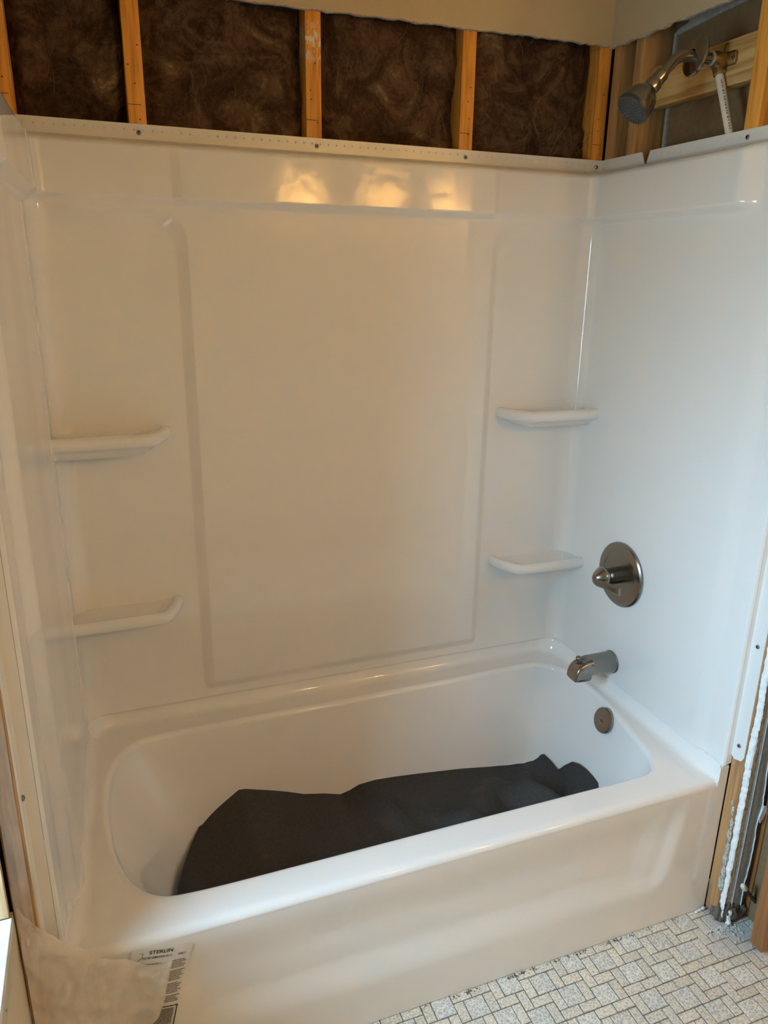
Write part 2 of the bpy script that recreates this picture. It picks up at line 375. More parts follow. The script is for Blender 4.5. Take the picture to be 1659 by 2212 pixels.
# right end wall: studs, block, back of the next room's board, drywall above
wr = structure('wall_right', 'right end wall with open studs, blocking and drywall left above')
box('stud', 'stud_dark', W + .0005, W + .0894, -.040, -.009, .02, 2.43, .0015, wr)
box('stud', 'stud_dark', W + .0005, W + .0894, -.137, -.099, .02, 2.43, .0015, wr)
box('stud', 'stud', W + .0005, W + .0894, -.544, -.504, .02, 2.43, .0015, wr)
box('board_back', 'brown_paper', W + .0895, W + .101, -.95, .1, 0, 2.44, 0, wr)
box('blocking', 'pine', W + .021, W + .059, -.503, -.138, 2.012, 2.106, .002, wr)
# joint compound squeezed through the seams of the board
cmp_ = [(-.376 + .0, 2.199), (-.30, 2.196), (-.142, 2.184), (-.142, 2.192), (-.16, 2.200), (-.185, 2.203), (-.20, 2.225), (-.222, 2.232), (-.238, 2.222), (-.25, 2.236), (-.275, 2.246), (-.30, 2.222), (-.33, 2.232), (-.36, 2.228), (-.50, 2.235), (-.50, 2.204)]
prism('joint_compound', 'compound', cmp_, lambda a, b, d: (d, a, b), W + .084, W + .0896, wr)
cau = ragged(1.90, 2.19, .012, .0016, lambda z: 0, 11)
prism('joint_compound', 'compound', [(-.1375 - .002 + min(0, e), z) for z, e in cau] + [(-.150 + e, z) for z, e in reversed(cau)], lambda a, b, d: (d, a, b), W + .083, W + .0896, wr)
low2 = ragged(.0, .79, .016, .002, lambda t: 2.178, 5)
prism('drywall_panel', 'drywall', [(-t, z) for t, z in low2] + [(-.79, 2.44), (0, 2.44)], lambda a, b, d: (d, a, b), W - .0127, W, wr)
prism('torn_paper', 'drywall_edge', [(-t, z - .001 - .005 * abs(noise.noise((t * 30, 5, 2)))) for t, z in low2] + [(-t, z + .003) for t, z in reversed(low2)], lambda a, b, d: (d, a, b), W - .0118, W - .001, wr)

# ------------------------------------------------------------------ glass-wool batts
def batt(x0, x1, seed, label, ybase=.028, amp=.020, z0=1.80, z1=2.25):
    rows = []; n = 56; m = 64
    for j in range(m + 1):
        z = lerp(z0, z1, j / m); row = []
        for i in range(n + 1):
            x = lerp(x0, x1, i / n); e = min(i, n - i) / n
            q = Vector((x * 7 + seed * 3.1, z * 7, seed))
            warp = Vector((noise.noise(q * .8), noise.noise(q * .8 + Vector((9, 2, 4))), 0)) * .9
            h = noise.fractal(q + warp, 1.0, 2.1, 4) * amp + abs(noise.noise(q * 1.1 + warp * 2)) * amp * .9
            row.append((x, max(.0015, ybase - h + .022 * (1 - sm(0, .10, e))), z))
        rows.append(row)
    o = grid('insulation_batt', rows, 'wool', None)
    o['label'] = label; o['category'] = 'insulation'; o['group'] = 'brown insulation batts between the studs'
    # loose fibres standing off the face
    bm = bmesh.new(); rr = random.Random(seed * 17)
    for k in range(30):
        x = rr.uniform(x0 + .02, x1 - .02); z = rr.uniform(1.9, 2.17); a = rr.gauss(PI / 2, .7); L = rr.uniform(.03, .10); cu = rr.uniform(-30, 30)
        pts = []; 
        for s in range(9):
            pts.append(Vector((x, ybase - amp * 1.3 - rr.uniform(.0, .003), z))); x += math.cos(a) * L / 8; z += math.sin(a) * L / 8; a += cu * L / 8
            x = min(x1 - .006, max(x0 + .006, x))
        wd = rr.uniform(.0002, .0004); pv = None
        for s, p in enumerate(pts):
            q = (bm.verts.new(p + Vector((-wd, 0, wd * .5))), bm.verts.new(p + Vector((wd, -.0006, -wd * .5))))
            if pv: bm.faces.new((pv[0], pv[1], q[1], q[0]))
            pv = q
    f = from_bm('loose_fibres', bm, plain('pale_fibre', (.17, .115, .072), .8, 0, 30, .3), o); f['kind'] = 'stuff'
    return o
batt(.040, SX[0] - .021, 1, 'dark brown insulation batt left of the first stud, sagging and creased', .040, .030)
batt(SX[0] + .021, SX[1] - .021, 2, 'brown insulation batt between the first and second studs from the left', .032, .024)
batt(SX[1] + .021, SX[2] - .021, 3, 'brown insulation batt between the white-daubed stud and the next stud right', .026, .018)
batt(SX[2] + .021, SX[3] - .021, 4, 'brown wispy insulation batt beside the corner stud, furthest right', .026, .018)

# ------------------------------------------------------------------ shower surround: back panel
def smin(a, b, k):
    h = max(k - abs(a - b), 0) / k; return min(a, b) - h * h * k * .25
def sd_box(x, z, x0, x1, z0, z1):
    dx = max(x0 - x, x - x1); dz = max(z0 - z, z - z1)
    return math.hypot(max(dx, 0), max(dz, 0)) + min(max(dx, dz), 0)
def top_roll(z):
    """1 on the face, falls to 0 in a rounded shoulder just under the flange"""
    t = (z - 1.852) / .022
    return 1.0 if t <= 0 else math.sqrt(max(0, 1 - min(1, t) ** 2))
def bev(a, b, x):
    t = min(1, max(0, (x - a) / (b - a))); return .75 * t + .25 * t * t * (3 - 2 * t)
def back_h(x, z):
    fade = sm(.055, .13, x) * (1 - sm(1.405, 1.475, x))
    d = smin(sd_box(x, z, .373, 1.174, .499, 2.2), 1.722 - z, .07)
    h = .0155 * lerp(1 - bev(-.001, .026, sd_box(x, z, .373, 1.174, .499, 2.2)), 1 - bev(-.001, .026, d), fade)
    b = bev(1.735, 1.7525, z)
    band = .011 + .034 * (1.875 - z) + .005 * bev(.345, .366, x) * (1 - bev(1.164, 1.181, x))
    return max(h, b * .0155) + b * (band - .003)
YB = .020
pth = []
RF = .045
ya, yb_ = -.140, -YB
cl = (xl(-.05) + RF, -YB - RF); cr_ = (1.499 - RF, -YB - RF)
n_side = 18
for i in range(n_side): pth.append((xl(-.1) + 0 * i, lerp(ya, cl[1], i / n_side), 1, 0))
for i in range(16):
    a = PI - (PI / 2) * i / 16; pth.append((cl[0] + RF * math.cos(a), cl[1] + RF * math.sin(a), -math.cos(a), -math.sin(a)))
bx = cl[0]
while bx < cr_[0] - .001:
    pth.append((bx, -YB, 0, -1)); bx += .0014 if .338 < bx < .378 or 1.158 < bx < 1.206 else .0046
for i in range(16):
    a = PI / 2 - (PI / 2) * i / 16; pth.append((cr_[0] + RF * math.cos(a), cr_[1] + RF * math.sin(a), -math.cos(a), -math.sin(a)))
for i in range(n_side + 1): pth.append((1.499, lerp(cr_[1], ya, i / n_side), -1, 0))
zs = [.449 + (1.874 - .449) * k / 330 for k in range(331)] + [1.8745]
def zlist():
    z = .449; out = []
    while z < 1.874:
        out.append(z); z += .0022 if 1.72 < z or .47 < z < .51 else .0055
    return out + [1.874]
zs = zlist()
rows = []
for (px, py, nx, ny) in pth:
    row = []
    for z in zs:
        t = top_roll(z); h = back_h(px, z)
        base = -.017 * (1 - t)                                    # shoulder falls back towards the studs
        row.append((px + nx * (h * t + base), py + ny * (h * t + base), z))
    row = [(p[0], p[1], p[2]) for p in row]
    # return edge at the seam
    rows.append(row)
edgeL = [(xl(-.1) - .006, ya - .0005, z) for z in zs]; edgeR = [(1.505, ya - .0005, z) for z in zs]
back = thing('shower_back_panel', 'large glossy white back wall panel with raised centre and four shelves', 'shower panel', (W / 2, -.02, .449))
grid('panel_face', [edgeL] + rows + [edgeR], 'acrylic', back, angle=50)
def flange_strip(name, a, b, parent, notch0=0, notch1=0, thick=.0022):
    """upright nailing flange from a to b (plan points), z 1.872..H, ends cut on a slope"""
    a = Vector((*a, 0)); b = Vector((*b, 0)); t = (b - a).normalized(); nrm = Vector((t.y, -t.x, 0))
    poly = [(0, 1.868), ((b - a).length, 1.868), ((b - a).length - notch1, H), (notch0, H)]
    return prism(name, 'flange', poly, lambda u, z, d: a + t * u + nrm * d + Vector((0, 0, z)), 0, thick, parent)
def dimples(pts, axis, parent):
    bm = bmesh.new()
    for p in pts:
        bmesh.ops.create_icosphere(bm, subdivisions=1, radius=.0026, matrix=Matrix.Translation(p) @ Matrix.Diagonal((1, .5, 1, 1) if axis == 'y' else (.5, 1, 1, 1)))
    o = from_bm('flange_dimples', bm, 'flange', parent, True); o['kind'] = 'stuff'
def screw(p, axis, parent, r=.0052):
    s = lathe('screw', 'steel', p, axis, [(r * .98, 0), (r, .0008), (r * .86, .0022), (r * .45, .0030), (r * .40, .0022), (.0001, .0021)], 20, parent, 35)
    a, u, v = frame(axis); bm = bmesh.new()
    for q in (u + v, u - v):
        q = q.normalized(); o = Vector(p) + a * .0027; sd = a.cross(q)
        vs = [bm.verts.new(o + q * (r * .55 * i) + sd * (r * .11 * j) + a * k) for i in (-1, 1) for j in (-1, 1) for k in (0, .0005)]
        for f in ((0, 1, 3, 2), (4, 6, 7, 5), (0, 4, 5, 1), (2, 3, 7, 6), (1, 5, 7, 3)): bm.faces.new([vs[i] for i in f])
    from_bm('cross_recess', bm, 'dark', s)
    return s
flange_strip('nailing_flange', (.002, -.0005), (W - .001, -.0005), back)
dimples([(.03 + .0205 * k, -.0030, 1.8935) for k in range(72)], 'y', back)
for x in (SX[0], SX[1] + .005, SX[2] - .0005, SX[3] - .001): screw((x, -.0028, 1.8885), (0, -1, 0), back)

def shelf(side, zc, L, bulge):
    """corner shelf; u runs from the end wall along the back panel, v runs out from the back panel"""
    out = [(-.014, -.012), (.10, -.012), (L - .03, -.012), (L - .004, -.008), (L, .012), (L - .007, .040), (L - .026, .083), (L - .040, .104), (L - .058, .1135), (L - .09, .116), (.10, .117), (-.014, .1185)]
    dense = [tuple(p) for p in catmull([(a, b, 0) for a, b in out], 7)]
    rr = 10
    prof = [(.070, -.022 - bulge), (.050, -.020 - bulge * .9), (.030, -.0185 - bulge * .45), (.016, -.0175), (.006, -.0140), (.001, -.0075), (0, 0), (.001, .0070), (.005, .0125), (.011, .0155), (.018, .0150), (.024, .0115), (.030, .0075), (.040, .0060)]
    m = len(dense); pts = []
    for off, dz in prof:
        row = []
        for i, (a, b, _) in enumerate(dense):
            p, q = dense[i - 1], dense[(i + 1) % m]
            t = Vector((q[0] - p[0], q[1] - p[1], 0)).normalized(); n_ = Vector((t.y, -t.x, 0))
            o1 = min(off, .034); o2 = max(0, off - .034)
            a2 = a - o1 * n_.x * sm(.0, .03, a); b2 = b - o1 * n_.y * sm(-.006, .012, b)
            a2 = lerp(a2, L * .4, o2 * 8 * sm(.0, .05, a)); b2 = lerp(b2, .03, o2 * 8 * sm(.0, .02, b))
            row.append((a2, b2, zc + dz))
        pts.append(row)
    def w3(p):
        x = (xl(-.1) + p[0]) if side < 0 else (1.499 - p[0]); return (x, -YB - p[1], p[2])
    return grid('shelf', [[w3(p) for p in r] for r in pts], 'acrylic', back, close_v=True, cap0=True, cap1=True, angle=60)
shelf(-1, 1.215, .268, .022); shelf(-1, .756, .268, .008); shelf(1, 1.2165, .276, .016); shelf(1, .753, .272, .006)

# ------------------------------------------------------------------ surround: end panels
def ylist():
    y = .12; out = []
    while y < D - .0005:
        out.append(y); y += .0025 if y > .63 else .007
    return out + [D]
def end_face(xfun, sgn, name, parent):
    rows = []
    for y in ylist():
        row = []
        for z in zs:
            t = top_roll(z); e = D - y
            rd = .007; edge = 0 if e > rd else rd - math.sqrt(max(0, rd * rd - (rd - e) ** 2))
            b = bev(1.735, 1.7525, z) * (.0235 + .034 * (1.875 - z)) * (1 - sm(.56, .62, y))
            depth = (b - edge) * t - .017 * (1 - t) - .0013 * (1 - sm(.3, .5, y))
            row.append((xfun(-y) + sgn * depth, -y, z))
        rows.append(row)
    return grid(name, rows, 'acrylic', parent, angle=50)
def xr(y):
    y = -y
    return 1.4965 + .0095 * sm(.648, .702, y) - .002 * sm(.70, .76, y)
def xL(y):
    return xl(y) - .019 * sm(.652, .700, -y) - .004 * sm(.70, .76, -y)
pr = thing('shower_end_panel', 'glossy white end wall panel on the tap side, right', 'shower panel', (1.5, -.45, .449))
end_face(xr, -1, 'panel_face', pr)
grid('panel_return', [[(1.5115, -D + .0002, z) for z in (.449, 1.852)], [(1.5245, -D - .002, z) for z in (.455, 1.874)]], 'acrylic', pr)
flange_strip('nailing_flange', (W - .0005, -.001), (W - .0005, -.190), pr, 0, .018)
flange_strip('nailing_flange', (W - .0005, -.190), (W - .0005, -.80), pr, .014, 0)
prism('side_flange', 'flange', [(-D, .482), (-.772, .474), (-.793, .480), (-.7985, .492), (-.7985, 1.872), (-D, 1.872)], lambda a, b, d: (d, a, b), W - .003, W - .0005, pr)
dimples([(W - .003, -.215 - .0205 * k, 1.8915) for k in range(28)], 'x', pr)
for p in ((W - .0030, -.523, 1.890), (W - .0034, -.781, .784), (W - .0034, -.780, .516)): screw(p, (-1, 0, 0), pr)
pl = thing('shower_end_panel', 'glossy white end wall panel on the left, partly under peeling film', 'shower panel', (.03, -.45, .449))
end_face(xL, 1, 'panel_face', pl)
grid('panel_return', [[(-.0090, -D + .0002, z) for z in (.449, 1.852)], [(-.0275, -D - .002, z) for z in (.455, 1.874)]], 'acrylic', pl)
prism('side_flange', 'flange', [(-D, .46), (-.772, .455), (-.795, .462), (-.800, .475), (-.800, 1.872), (-D, 1.872)], lambda a, b, d: (d, a, b), -.034, -.0275, pl)
prism('nailing_flange', 'flange', [(-.80, 1.868), (-.004, 1.868), (-.004, 1.885), (-.04, 1.955), (-.80, 1.96)], lambda a, b, d: (d, a, b), .0005, .0030, pl)
screw((-.0268, -.785, .784), (1, 0, 0), pl)

# ------------------------------------------------------------------ bathtub
ZR = .405
tub = thing('bathtub', 'white alcove bathtub with sloped backrest and sculpted apron', 'bathtub', (W / 2, -.38, 0))
TOP = [(.066, -.31), (.085, -.20), (.125, -.128), (.20, -.094), (.45, -.090), (.75, -.090), (1.05, -.088), (1.32, -.082), (1.415, -.106), (1.460, -.18), (1.470, -.30), (1.455, -.43), (1.428, -.555), (1.408, -.63), (1.372, -.673), (1.30, -.682), (1.05, -.682), (.75, -.681), (.45, -.680), (.24, -.677), (.160, -.662), (.11, -.61), (.080, -.52), (.067, -.42)]
BOT = [(.30, -.33), (.305, -.27), (.33, -.215), (.40, -.185), (.52, -.180), (.76, -.180), (1.02, -.180), (1.24, -.180), (1.315, -.195), (1.345, -.24), (1.352, -.32), (1.348, -.41), (1.340, -.49), (1.325, -.555), (1.285, -.588), (1.22, -.594), (1.0, -.594), (.75, -.594), (.52, -.594), (.40, -.590), (.34, -.568), (.315, -.53), (.304, -.47), (.30, -.40)]
K = 8
top = catmull([(a, b, 0) for a, b in TOP], K, True); bot = catmull([(a, b, 0) for a, b in BOT], K, True)
ctr = Vector((.76, -.385, 0)); rows = []
def ring(off, z):                                    # inset of the rim opening
    out = []
    for p in top:
        d = (ctr - p); d.x *= .35; d.normalize(); out.append((p.x + d.x * off, p.y + d.y * off, z))
    return out
for k in range(9):                                   # rolled inner edge of the rim
    a = PI / 2 * k / 8; rows.append(ring(.016 * math.sin(a) - .002, ZR - .016 * (1 - math.cos(a))))
edge = rows[-1]; z_top = rows[-1][0][2]
for k in range(1, 41):                               # walls, then the fillet into the floor
    t = k / 40; wxy = t ** 1.08 if t < .8 else None
    f = t
    zz = z_top + (.062 - z_top) * (1 - (1 - f) ** 1.0) if f < .78 else None
    # path: straight slope to 78 %, then a quadratic turn into the floor
    if f < .78: a, zz = f * .84, lerp(z_top, .085, f / .78 * .93)
    else:
        q = (f - .78) / .22; a = lerp(.655, 1.0, q); z78 = lerp(z_top, .085, .93); zz = z78 + (.062 - z78) * (1 - (1 - q) ** 2.2)
    rows.append([(lerp(e[0], b.x, a), lerp(e[1], b.y, a), zz) for e, b in zip(edge, bot)])
for k in (1, 2, 3): rows.append([(lerp(b.x, .85, k * .25), lerp(b.y, -.385, k * .25), .062 - .002 * k) for b in bot])
grid('basin', rows, 'tub', tub, close_v=True, cap1=True)
inner = ring(-.002, ZR); outer = []
for p in inner:
    d = Vector((p[0] - .76, p[1] + .385)); 
    k = min([(1.515 - .76) / d.x if d.x > 1e-6 else 9, (-.012 - .76) / d.x if d.x < -1e-6 else 9, .383 / d.y if d.y > 1e-6 else 9, (-.356) / d.y if d.y < -1e-6 else 9])
    outer.append((.76 + d.x * k, -.385 + d.y * k, ZR))
def add_corner(o):                                    # snap the ray nearest each corner onto it
    for cx, cy in ((1.515, -.002), (1.515, -.741), (-.012, -.002), (-.012, -.741)):
        i = min(range(len(o)), key=lambda i: (o[i][0] - cx) ** 2 + (o[i][1] - cy) ** 2); o[i] = (cx, cy, ZR)
add_corner(outer)
grid('rim', [inner, outer], 'tub', tub, close_v=True)
# raised lip along the three walls: swept profile with a hollow fillet
lp = [(-.004, -.7600), (.004, -.70)] + [(lerp(.012, .031, k / 5), lerp(-.60, -.15, k / 5)) for k in range(6)]
for k in range(1, 9):
    a = PI - (PI / 2) * k / 8; lp.append((.034 + .075 + .075 * math.cos(a), -.084 + .075 * math.sin(a)))
lp += [(lerp(.16, 1.36, k / 8), -.009) for k in range(9)]
for k in range(1, 9):
    a = PI / 2 - (PI / 2) * k / 8; lp.append((1.501 - .085 + .085 * math.cos(a), -.094 + .085 * math.sin(a)))
lp += [(1.501, lerp(-.15, -.62, k / 5)) for k in range(6)] + [(1.5015, -.70), (1.5025, -.7600)]
lpv = catmull([(a, b, 0) for a, b in lp], 3)
prof = [(-.022, .436), (-.020, .4475), (-.004, .4490), (-.0005, .4483), (.0015, .446), (.0025, .440), (.0045, .430), (.0075, .421), (.0115, .4135), (.0165, .4085), (.0225, .4060), (.030, .4052)]
rows = []
for i, p in enumerate(lpv):
    t = (lpv[min(i + 1, len(lpv) - 1)] - lpv[max(i - 1, 0)]).normalized(); n = Vector((t.y, -t.x, 0))   # points into the tub
    fr = sm(-.690, -.760, p.y); row = []
    zr_ = ZR - .001 if p.y > -.742 else .387 + .0172 * math.sqrt(max(0, 1 - (min(1, (-.742 - p.y) / .0185)) ** 2))
    for o, z in prof + [(.0300, zr_)]:
        q = p + n * (o * (1 - .75 * fr) if o > 0 else o) + Vector((0, 0, z)); q.y = min(q.y, -.0012); q.x = min(q.x, W - .0008); row.append(q)
    rows.append(row)
lip = grid('tiling_lip', rows, 'tub', tub, cap0=True, cap1=True, angle=60)
# apron: heightfield front with the rolled top edge
ax0, ax1 = -.030, W
def apron_y(x, z):
    d = sd_box(x, z, .150 + .05 + .10 * (.39 - z), 1.418 - .05 - .17 * (.39 - z), .118 + .05, .9) - .05
    sq = lerp(.015, .008, sm(1.27, 1.37, x + .17 * (.39 - z) * .5)) * (1 - sm(-lerp(.085, .050, sm(1.20, 1.36, x + .085 * (.39 - z))), .006, d)) * (1 - sm(.26, .392, z) * .95)
    return -D + sq
def apron_col(x):
    row = [(x, apron_y(x, z), z) for z in [.0015] + [.006 + .382 * k / 76 for k in range(77)]]
    lip_zone = x > 1.497 or x < -.001
    if not lip_zone:
        for k in range(1, 11):
            a = PI / 2 * k / 10; row.append((x, -D + .0185 * (1 - math.cos(a)), .388 + .0172 * math.sin(a)))
        row.append((x, -D + .026, ZR + .0002))
    else:
        for k in range(1, 12): row.append((x, -D + (.004 if k == 11 else 0), .388 + .0605 * k / 11))
    return row
xs = [-.030, -.020, -.010, -.0012, -.0002] + [.0005 + (1.4965 - .0005) * k / 260 for k in range(261)] + [1.4972, 1.4985, 1.505, 1.515, W - .0005]
grid('apron', [apron_col(x) for x in xs], 'tub', tub, angle=55)
box('apron_back', 'tub', -.02, 1.51, -D + .030, -D + .036, .002, .38, 0, tub)
# overflow plate
ov = lathe('overflow_plate', 'nickel', (1.438, -.392, .365), (-1, 0, .28), [(.034, -.004), (.0375, .002), (.0375, .010), (.0355, .0128), (.030, .0136), (.008, .0140), (.0001, .0140)], 48, tub, 30)
screw(Vector((1.438, -.392, .365)) + Vector((-1, 0, .28)).normalized() * .0139, (-1, 0, .28), ov, .0055)

# ------------------------------------------------------------------ tub fittings on the right end panel
XW = 1.4965
sp = thing('tub_spout', 'brushed nickel tub spout with a lift knob below the valve', 'tap', (XW, -.315, .505))
prof_ = [(1.4980, .5410, .4720, .0345), (1.4945, .5410, .4720, .0345), (1.4935, .5395, .4735, .0330), (1.470, .5385, .4760, .0315), (1.450, .5375, .4785, .0300), (1.430, .5360, .4810, .0287), (1.4165, .5348, .4828, .0280), (1.4135, .5345, .4820, .0278), (1.4120, .5342, .4670, .0277), (1.4100, .5340, .4655, .0276), (1.395, .5310, .4655, .0268), (1.382, .5265, .4665, .0262), (1.373, .5205, .4675, .0256), (1.366, .5120, .4690, .0248), (1.362, .5010, .4710, .0238), (1.3600, .4890, .4745, .0222), (1.3595, .4840, .4800, .0150)]
rows = []
for i, (x, zt, zb_, wy) in enumerate(prof_):
    e = lerp(1.0, .50, sm(2, 7, i)); row = []
    for k in range(48):
        th = 2 * PI * k / 48; c, s_ = math.cos(th), math.sin(th)
        row.append(Vector((x, -.315 + wy * math.copysign(abs(c) ** e, c), (zt + zb_) / 2 + (zt - zb_) / 2 * math.copysign(abs(s_) ** e, s_))))
    rows.append(row)
grid('spout_body', rows, 'nickel', sp, close_v=True, cap0=True, cap1=True, angle=45)
lathe('diverter_knob', 'nickel', (1.381, -.315, .522), (-.10, 0, 1), [(.0075, 0), (.0078, .003), (.0035, .0045), (.0032, .0105), (.0060, .0125), (.0085, .0160), (.0085, .0195), (.0060, .0225), (.0001, .0232)], 28, sp, 50)
va = thing('shower_valve', 'round brushed nickel shower valve with lever handle on the right panel', 'shower valve', (XW, -.315, .786))
vo = Vector((XW, -.315, .786))
lathe('escutcheon', 'nickel', vo, (-1, 0, 0), [(.0935, 0), (.0945, .003), (.094, .006), (.090, .0095), (.082, .0118), (.070, .0128), (.0655, .0126), (.064, .0118), (.030, .0105), (.0001, .0105)], 72, va, 22)
lathe('hub', 'nickel', vo, (-1, 0, 0), [(.0245, .010), (.0245, .036), (.0255, .0365), (.0255, .0385), (.0225, .0388)], 40, va, 30)
hd = lathe('handle', 'nickel', vo, (-1, 0, 0), [(.0240, .039), (.0240, .052), (.0265, .056), (.0300, .061), (.0305, .066), (.0275, .073), (.021, .082), (.0135, .090), (.0085, .094), (.0001, .0955)], 40, va, 40)
tip = vo + Vector((-.092, -.004, -.002)); le = Vector((1.421, -.407, .780))
lv = [tip + Vector((.006, .012, .006)), tip + Vector((-.003, .004, .001)), tip + Vector((-.002, -.012, -.004)), tip.lerp(le, .5) + Vector((-.004, 0, .000)), le.lerp(tip, .12), le]
rows = []
for i, p in enumerate(catmull(lv, 5)):
    t = i / 25; wz = lerp(.0085, .0125, t); wx = lerp(.0050, .0040, t); row = []
    dirv = (le - tip).normalized(); up = Vector((-.15, 0, 1)).normalized(); sd = dirv.cross(up).normalized()
    for k in range(16):
        th = 2 * PI * k / 16; c, s_ = math.cos(th), math.sin(th)
        row.append(p + up * wz * math.copysign(abs(c) ** .6, c) + sd * wx * math.copysign(abs(s_) ** .6, s_))
    rows.append(row)
grid('lever', rows, 'nickel', hd, close_v=True, cap0=True, cap1=True, angle=50)
def text(name, s, size, mat, mtx, parent, ext=.0002, align='CENTER'):
    cu = bpy.data.curves.new(name, 'FONT'); cu.body = s; cu.size = size; cu.extrude = ext; cu.align_x = align; cu.align_y = 'CENTER'
    tmp = bpy.data.objects.new(name, cu); COL.objects.link(tmp)
    dg = bpy.context.evaluated_depsgraph_get(); me = bpy.data.meshes.new_from_object(tmp.evaluated_get(dg)); bpy.data.objects.remove(tmp)
    me.transform(mtx); me.materials.clear(); return link(name, me, mat, parent, False)
mt = Matrix.Translation(vo + Vector((-.0118, -.077, .001))) @ Matrix(((0, 0, -1, 0), (-1, 0, 0, 0), (0, 1, 0, 0), (0, 0, 0, 1)))
text('marking', 'H', .011, 'ink', mt, va)

# shower arm and head on the stub above the panel
EL = Vector((1.548, -.400, 2.066))
sh = thing('overhead_shower', 'brushed nickel shower head on a bent arm above the right panel', 'shower head', EL)
pth_ = [EL + Vector((-.044, 0, 0)), EL + Vector((-.06, 0, 0)), EL + Vector((-.105, 0, -.001)), EL + Vector((-.128, 0, -.004)), EL + Vector((-.147, 0, -.014)), EL + Vector((-.160, 0, -.028)), EL + Vector((-.180, 0, -.050))]
tube('shower_arm', 'nickel', catmull(pth_, 5), .0118, 24, sh)
lathe('escutcheon', 'nickel', EL + Vector((-.088, 0, -.001)), (-1, .10, .16), [(.0395, -.003), (.0405, 0), (.0385, .004), (.030, .0085), (.018, .0115), (.0135, .0125), (.0125, .0120)], 48, sh, 35, True, False)
ax = Vector((-.66, .06, -.75)).normalized(); hb = EL + Vector((-.172, 0, -.041))
lathe('swivel_nut', 'nickel', hb, ax, [(.0130, 0), (.0150, .002), (.0150, .020), (.0140, .022), (.0165, .024), (.0175, .027), (.0175, .043), (.0160, .046)], 36, sh, 30)
hs = lathe('head_body', 'nickel', hb + ax * .044, ax, [(.0165, 0), (.0200, .003), (.0262, .010), (.0322, .020), (.0362, .032), (.0380, .044), (.0384, .050)], 48, sh, 40)
sf = lathe('spray_face', 'rubber', hb + ax * .0935, ax, [(.0384, 0), (.0390, .001), (.0390, .009), (.0375, .0115), (.033, .0118), (.0325, .0105), (.0001, .0105)], 48, sh, 30)
bm = bmesh.new(); a_, u_v, v_v = frame(ax)
for rr_, cnt in ((.007, 6), (.013, 12), (.019, 16), (.025, 20), (.0295, 22)):
    for k in range(cnt):
        th = 2 * PI * (k + .5 * (cnt % 4)) / cnt; p = hb + ax * .1043 + (u_v * math.cos(th) + v_v * math.sin(th)) * rr_
        bmesh.ops.create_cone(bm, cap_ends=True, segments=8, radius1=.0022, radius2=.0015, depth=.003, matrix=Matrix.Translation(p) @ ax.to_track_quat('Z', 'Y').to_matrix().to_4x4())
o = from_bm('nozzles', bm, plain('nozzle_rubber', (.10, .105, .11), .5), sf, True, 40); o['kind'] = 'stuff'
pp = thing('water_pipe', 'ivory plastic riser pipe with brass elbow feeding the shower arm', 'pipe', EL)
P0, P1 = Vector((1.5350, -.3960, 2.040)), Vector((1.5350, -.4640, 1.885))
tube('pipe', 'pipe', [P0, P1], .0092, 24, pp)
lathe('elbow_body', 'brass', EL + Vector((-.042, 0, 0)), (1, 0, 0), [(.0150, -.004), (.0165, 0), (.0165, .030), (.0155, .036), (.0175, .038), (.0175, .0435), (.012, .045)], 28, pp, 35)
lathe('elbow_outlet', 'brass', P0 + Vector((0, .009, .024)), (P1 - P0), [(.0130, 0), (.0130, .010), (.0120, .011), (.0138, .014), (.0138, .028), (.0105, .031)], 28, pp, 35)
bm = bmesh.new(); box_bm(bm, 1.5395, 1.5440, -.436, -.366, 2.052, 2.080, .006, 3); from_bm('ear_plate', bm, 'brass', pp, True, 30)
screw((1.5392, -.428, 2.066), (-1, 0, 0), pp, .0042); screw((1.5392, -.374, 2.066), (-1, 0, 0), pp, .0042)
tube('bent_nail', 'grey_metal', [(1.5445, -.402, 2.100), (1.536, -.404, 2.096), (1.532, -.406, 2.084), (1.534, -.407, 2.076)], .0013, 8, pp)
lathe('thread_tape', 'tape', EL + Vector((-.050, 0, 0)), (1, 0, 0), [(.0122, 0), (.0150, .001), (.0156, .005), (.0146, .0080), (.0122, .009)], 24, pp, 50, False, False)
bm = bmesh.new()
d_ = (P1 - P0); L_ = d_.length; d_.normalize(); st = P0.copy(); vw = (cam.location - st).normalized(); sdv = d_.cross(vw).normalized(); nv_ = sdv.cross(d_).normalized()
s_ = .02; rr = random.Random(4)
while s_ < L_ - .03:
    l = rr.uniform(.003, .007)
    for (aa, bb) in ((s_, s_ + l * .7),):
        c0 = st + d_ * aa - sdv * .0022 + nv_ * .00935; q = [c0 + d_ * 0 - sdv * .0016, c0 + d_ * (bb - aa) - sdv * .0016, c0 + d_ * (bb - aa) + sdv * .0016, c0 + sdv * .0016]
        bm.faces.new([bm.verts.new(p - nv_ * .0002 * (0 if k < 9 else 1)) for k, p in enumerate(q)])
    s_ += l + rr.choice((.001, .0015, .004))
o = from_bm('pipe_print', bm, 'greyink', pp); o['kind'] = 'stuff'

